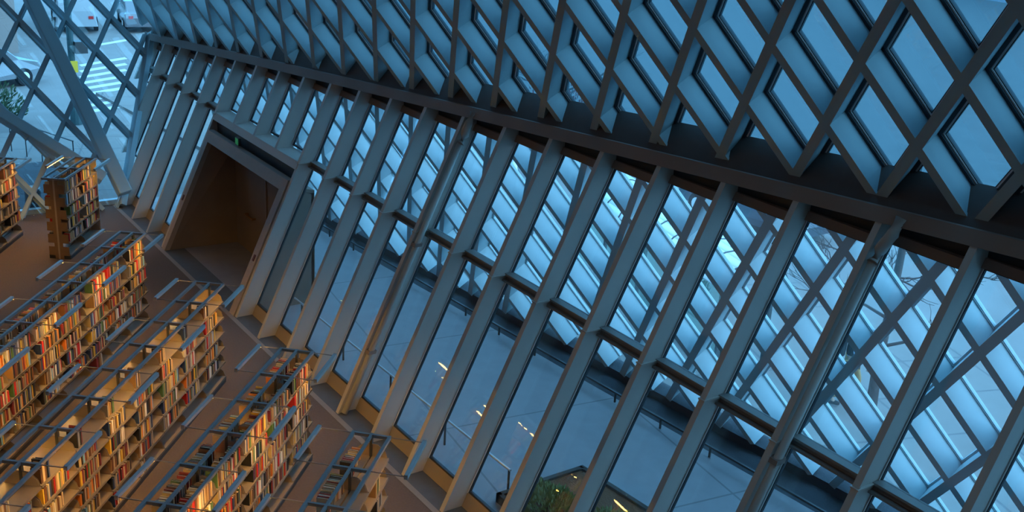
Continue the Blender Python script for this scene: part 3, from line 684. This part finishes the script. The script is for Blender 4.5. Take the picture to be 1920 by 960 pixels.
# ------------------------------------------------------------------ the walking person
def skin(name, pts, edges, radii, material, parent, sub=2):
    me = bpy.data.meshes.new(name); me.from_pydata([tuple(p) for p in pts], edges, []); o = bpy.data.objects.new(name, me); C.objects.link(o); o.parent = parent
    o.modifiers.new('skin', 'SKIN'); ss = o.modifiers.new('sub', 'SUBSURF'); ss.levels = sub; ss.render_levels = sub; me.materials.append(material)
    for i, r in enumerate(radii): me.skin_vertices[0].data[i].radius = (r, r) if not isinstance(r, tuple) else r
    me.skin_vertices[0].data[0].use_root = True
    for p in me.polygons: p.use_smooth = True
    return o
pe = empty('person', (17.68, 8.66, -0.01), math.radians(35)); pe.scale = (1.07, 1.07, 1.07)
SKIN = mat('skin', (0.42, 0.26, 0.19), 0.6); TAN = mat('tan_cotton', (0.42, 0.24, 0.09), 0.85); SHIRT = mat('pale_blue_shirt', (0.45, 0.55, 0.72), 0.8); HAIR = mat('dark_hair', (0.02, 0.017, 0.015), 0.6)
# local x forward, y left
bp = [(0, 0, .92), (0, 0, 1.08), (.02, 0, 1.25), (.02, 0, 1.36), (.03, 0, 1.45), (.05, 0, 1.53), (.06, 0, 1.62),
      (.01, .16, 1.33), (-.07, .22, 1.09), (.06, .24, .88), (.10, .24, .82),
      (.01, -.16, 1.33), (.05, -.22, 1.08), (.22, -.20, .95), (.27, -.20, .92),
      (0, .09, .86), (.14, .09, .50), (.10, .09, .10), (.24, .09, .03), (0, -.09, .86), (-.04, -.09, .49), (-.26, -.09, .16), (-.18, -.09, .03)]
be = [(0, 1), (1, 2), (2, 3), (3, 4), (4, 5), (5, 6), (3, 7), (7, 8), (8, 9), (9, 10), (3, 11), (11, 12), (12, 13), (13, 14), (0, 15), (15, 16), (16, 17), (17, 18), (0, 19), (19, 20), (20, 21), (21, 22)]
skin('body', bp, be, [.12, .12, .13, .12, .05, .085, .075, .055, .04, .03, .03, .055, .04, .03, .03, .085, .055, .04, .035, .085, .055, .04, .035], SKIN, pe)
skin('trousers', [(0, 0, .95), (0, .09, .86), (.14, .09, .50), (.10, .09, .10), (0, -.09, .86), (-.04, -.09, .49), (-.25, -.09, .17)], [(0, 1), (1, 2), (2, 3), (0, 4), (4, 5), (5, 6)], [.145, .105, .075, .065, .105, .075, .065], TAN, pe)
skin('shirt', [(0, 0, .93), (0, 0, 1.08), (.02, 0, 1.25), (.02, 0, 1.37), (.01, .16, 1.33), (-.07, .22, 1.09), (.05, .24, .91), (.01, -.16, 1.33), (.05, -.22, 1.08), (.20, -.20, .96)], [(0, 1), (1, 2), (2, 3), (3, 4), (4, 5), (5, 6), (3, 7), (7, 8), (8, 9)], [.15, .145, .15, .13, .07, .055, .045, .07, .055, .045], SHIRT, pe)
m = skin('hair', [(.02, 0, 1.55), (.03, 0, 1.645)], [(0, 1)], [.09, .075], HAIR, pe)
skin('waistcoat', [(0, 0, .95), (0, 0, 1.1), (.02, 0, 1.27), (.02, 0, 1.37)], [(0, 1), (1, 2), (2, 3)], [.16, .155, .162, .12], BLACK, pe)
for yy, x0 in ((.09, .12), (-.09, -.25)):
    z0 = 0.045 if yy > 0 else 0.06
    skin('shoe', [(x0 - .06, yy, z0), (x0 + .08, yy, z0), (x0 + .16, yy, z0 - .01)], [(0, 1), (1, 2)], [.045, .045, .035], BLACK, pe)
for yy, base in ((.24, (.10, .24, .82)), (-.20, (.27, -.20, .92))):
    mm = MB(); b0 = V(base)
    for j, l in enumerate((.075, .085, .08, .06)):
        f0 = b0 + V((.01 + .018 * j - .03, 0, -.02)); mm.tube([f0, f0 + V((.012, 0, -l * .5)), f0 + V((.002, 0, -l))], .009, 6, .007)
    mm.tube([b0 + V((.03, 0, .0)), b0 + V((.06, -.01 if yy > 0 else .01, -.03)), b0 + V((.065, 0, -.06))], .010, 6, .008)
    mm.build('hand_fingers', SKIN, pe)
mm = MB(); mm.tube([(.125, 0, 1.555), (.15, 0, 1.535)], .012, 6, .016); mm.tube([(.06, .082, 1.57), (.06, .095, 1.55)], .02, 6, .012); mm.tube([(.06, -.082, 1.57), (.06, -.095, 1.55)], .02, 6, .012); mm.build('face_features', SKIN, pe)
tag(pe, 'person in tan trousers, pale sleeves and black waistcoat walking on the pavement', 'person')
bk = empty('backpack', (17.68, 8.66, -0.01), math.radians(35)); bk.scale = (1.07, 1.07, 1.07)
m = MB(); m.quadbox([(-.34, -.15, .98), (-.15, -.16, .98), (-.15, .16, .98), (-.34, .15, .98), (-.28, -.13, 1.40), (-.13, -.14, 1.40), (-.13, .14, 1.40), (-.28, .13, 1.40)])
o = m.build('bag', BLACK, bk); bv = o.modifiers.new('b', 'BEVEL'); bv.width = .05; bv.segments = 3
m = MB(); m.box(-.38, -.33, -.11, .11, 1.0, 1.2); o = m.build('pocket', BLACK, bk); bv = o.modifiers.new('b', 'BEVEL'); bv.width = .02; bv.segments = 2
tag(bk, 'black backpack worn by the walking person', 'backpack')

# ------------------------------------------------------------------ the rest of the hall, out of the picture
m = MB(); m.box(-8.5, 36, -24, 0.2, TOPZ, TOPZ + .3); struct(m.build('ceiling', PLASTER))
m = MB(); m.box(-8.5, 36, -24.3, -24, -.3, TOPZ); struct(m.build('wall_back', PLASTER))
m = MB(); m.box(36, 36.3, -24, 5, -.3, TOPZ); struct(m.build('wall_right', PLASTER))
m = MB(); m.quadbox([(.31, -24, 0), (.31, -9, 0), (.01, -9, 0), (.01, -24, 0), (.31 - .68 * TOPZ, -24, TOPZ), (.31 - .68 * TOPZ, -9, TOPZ), (.01 - .68 * TOPZ, -9, TOPZ), (.01 - .68 * TOPZ, -24, TOPZ)]); struct(m.build('wall_left', PLASTER))
ld = bpy.data.lights.new('added_ceiling_fill', 'AREA'); ld.shape = 'RECTANGLE'; ld.size = 34; ld.size_y = 14; ld.energy = AMBIENT; ld.color = (1.0, 0.66, 0.42)  # added warm area light, lifts the ambient level of the hall
lo = bpy.data.objects.new('added_ceiling_fill', ld); C.objects.link(lo); lo.location = (16, -12, TOPZ - .05)
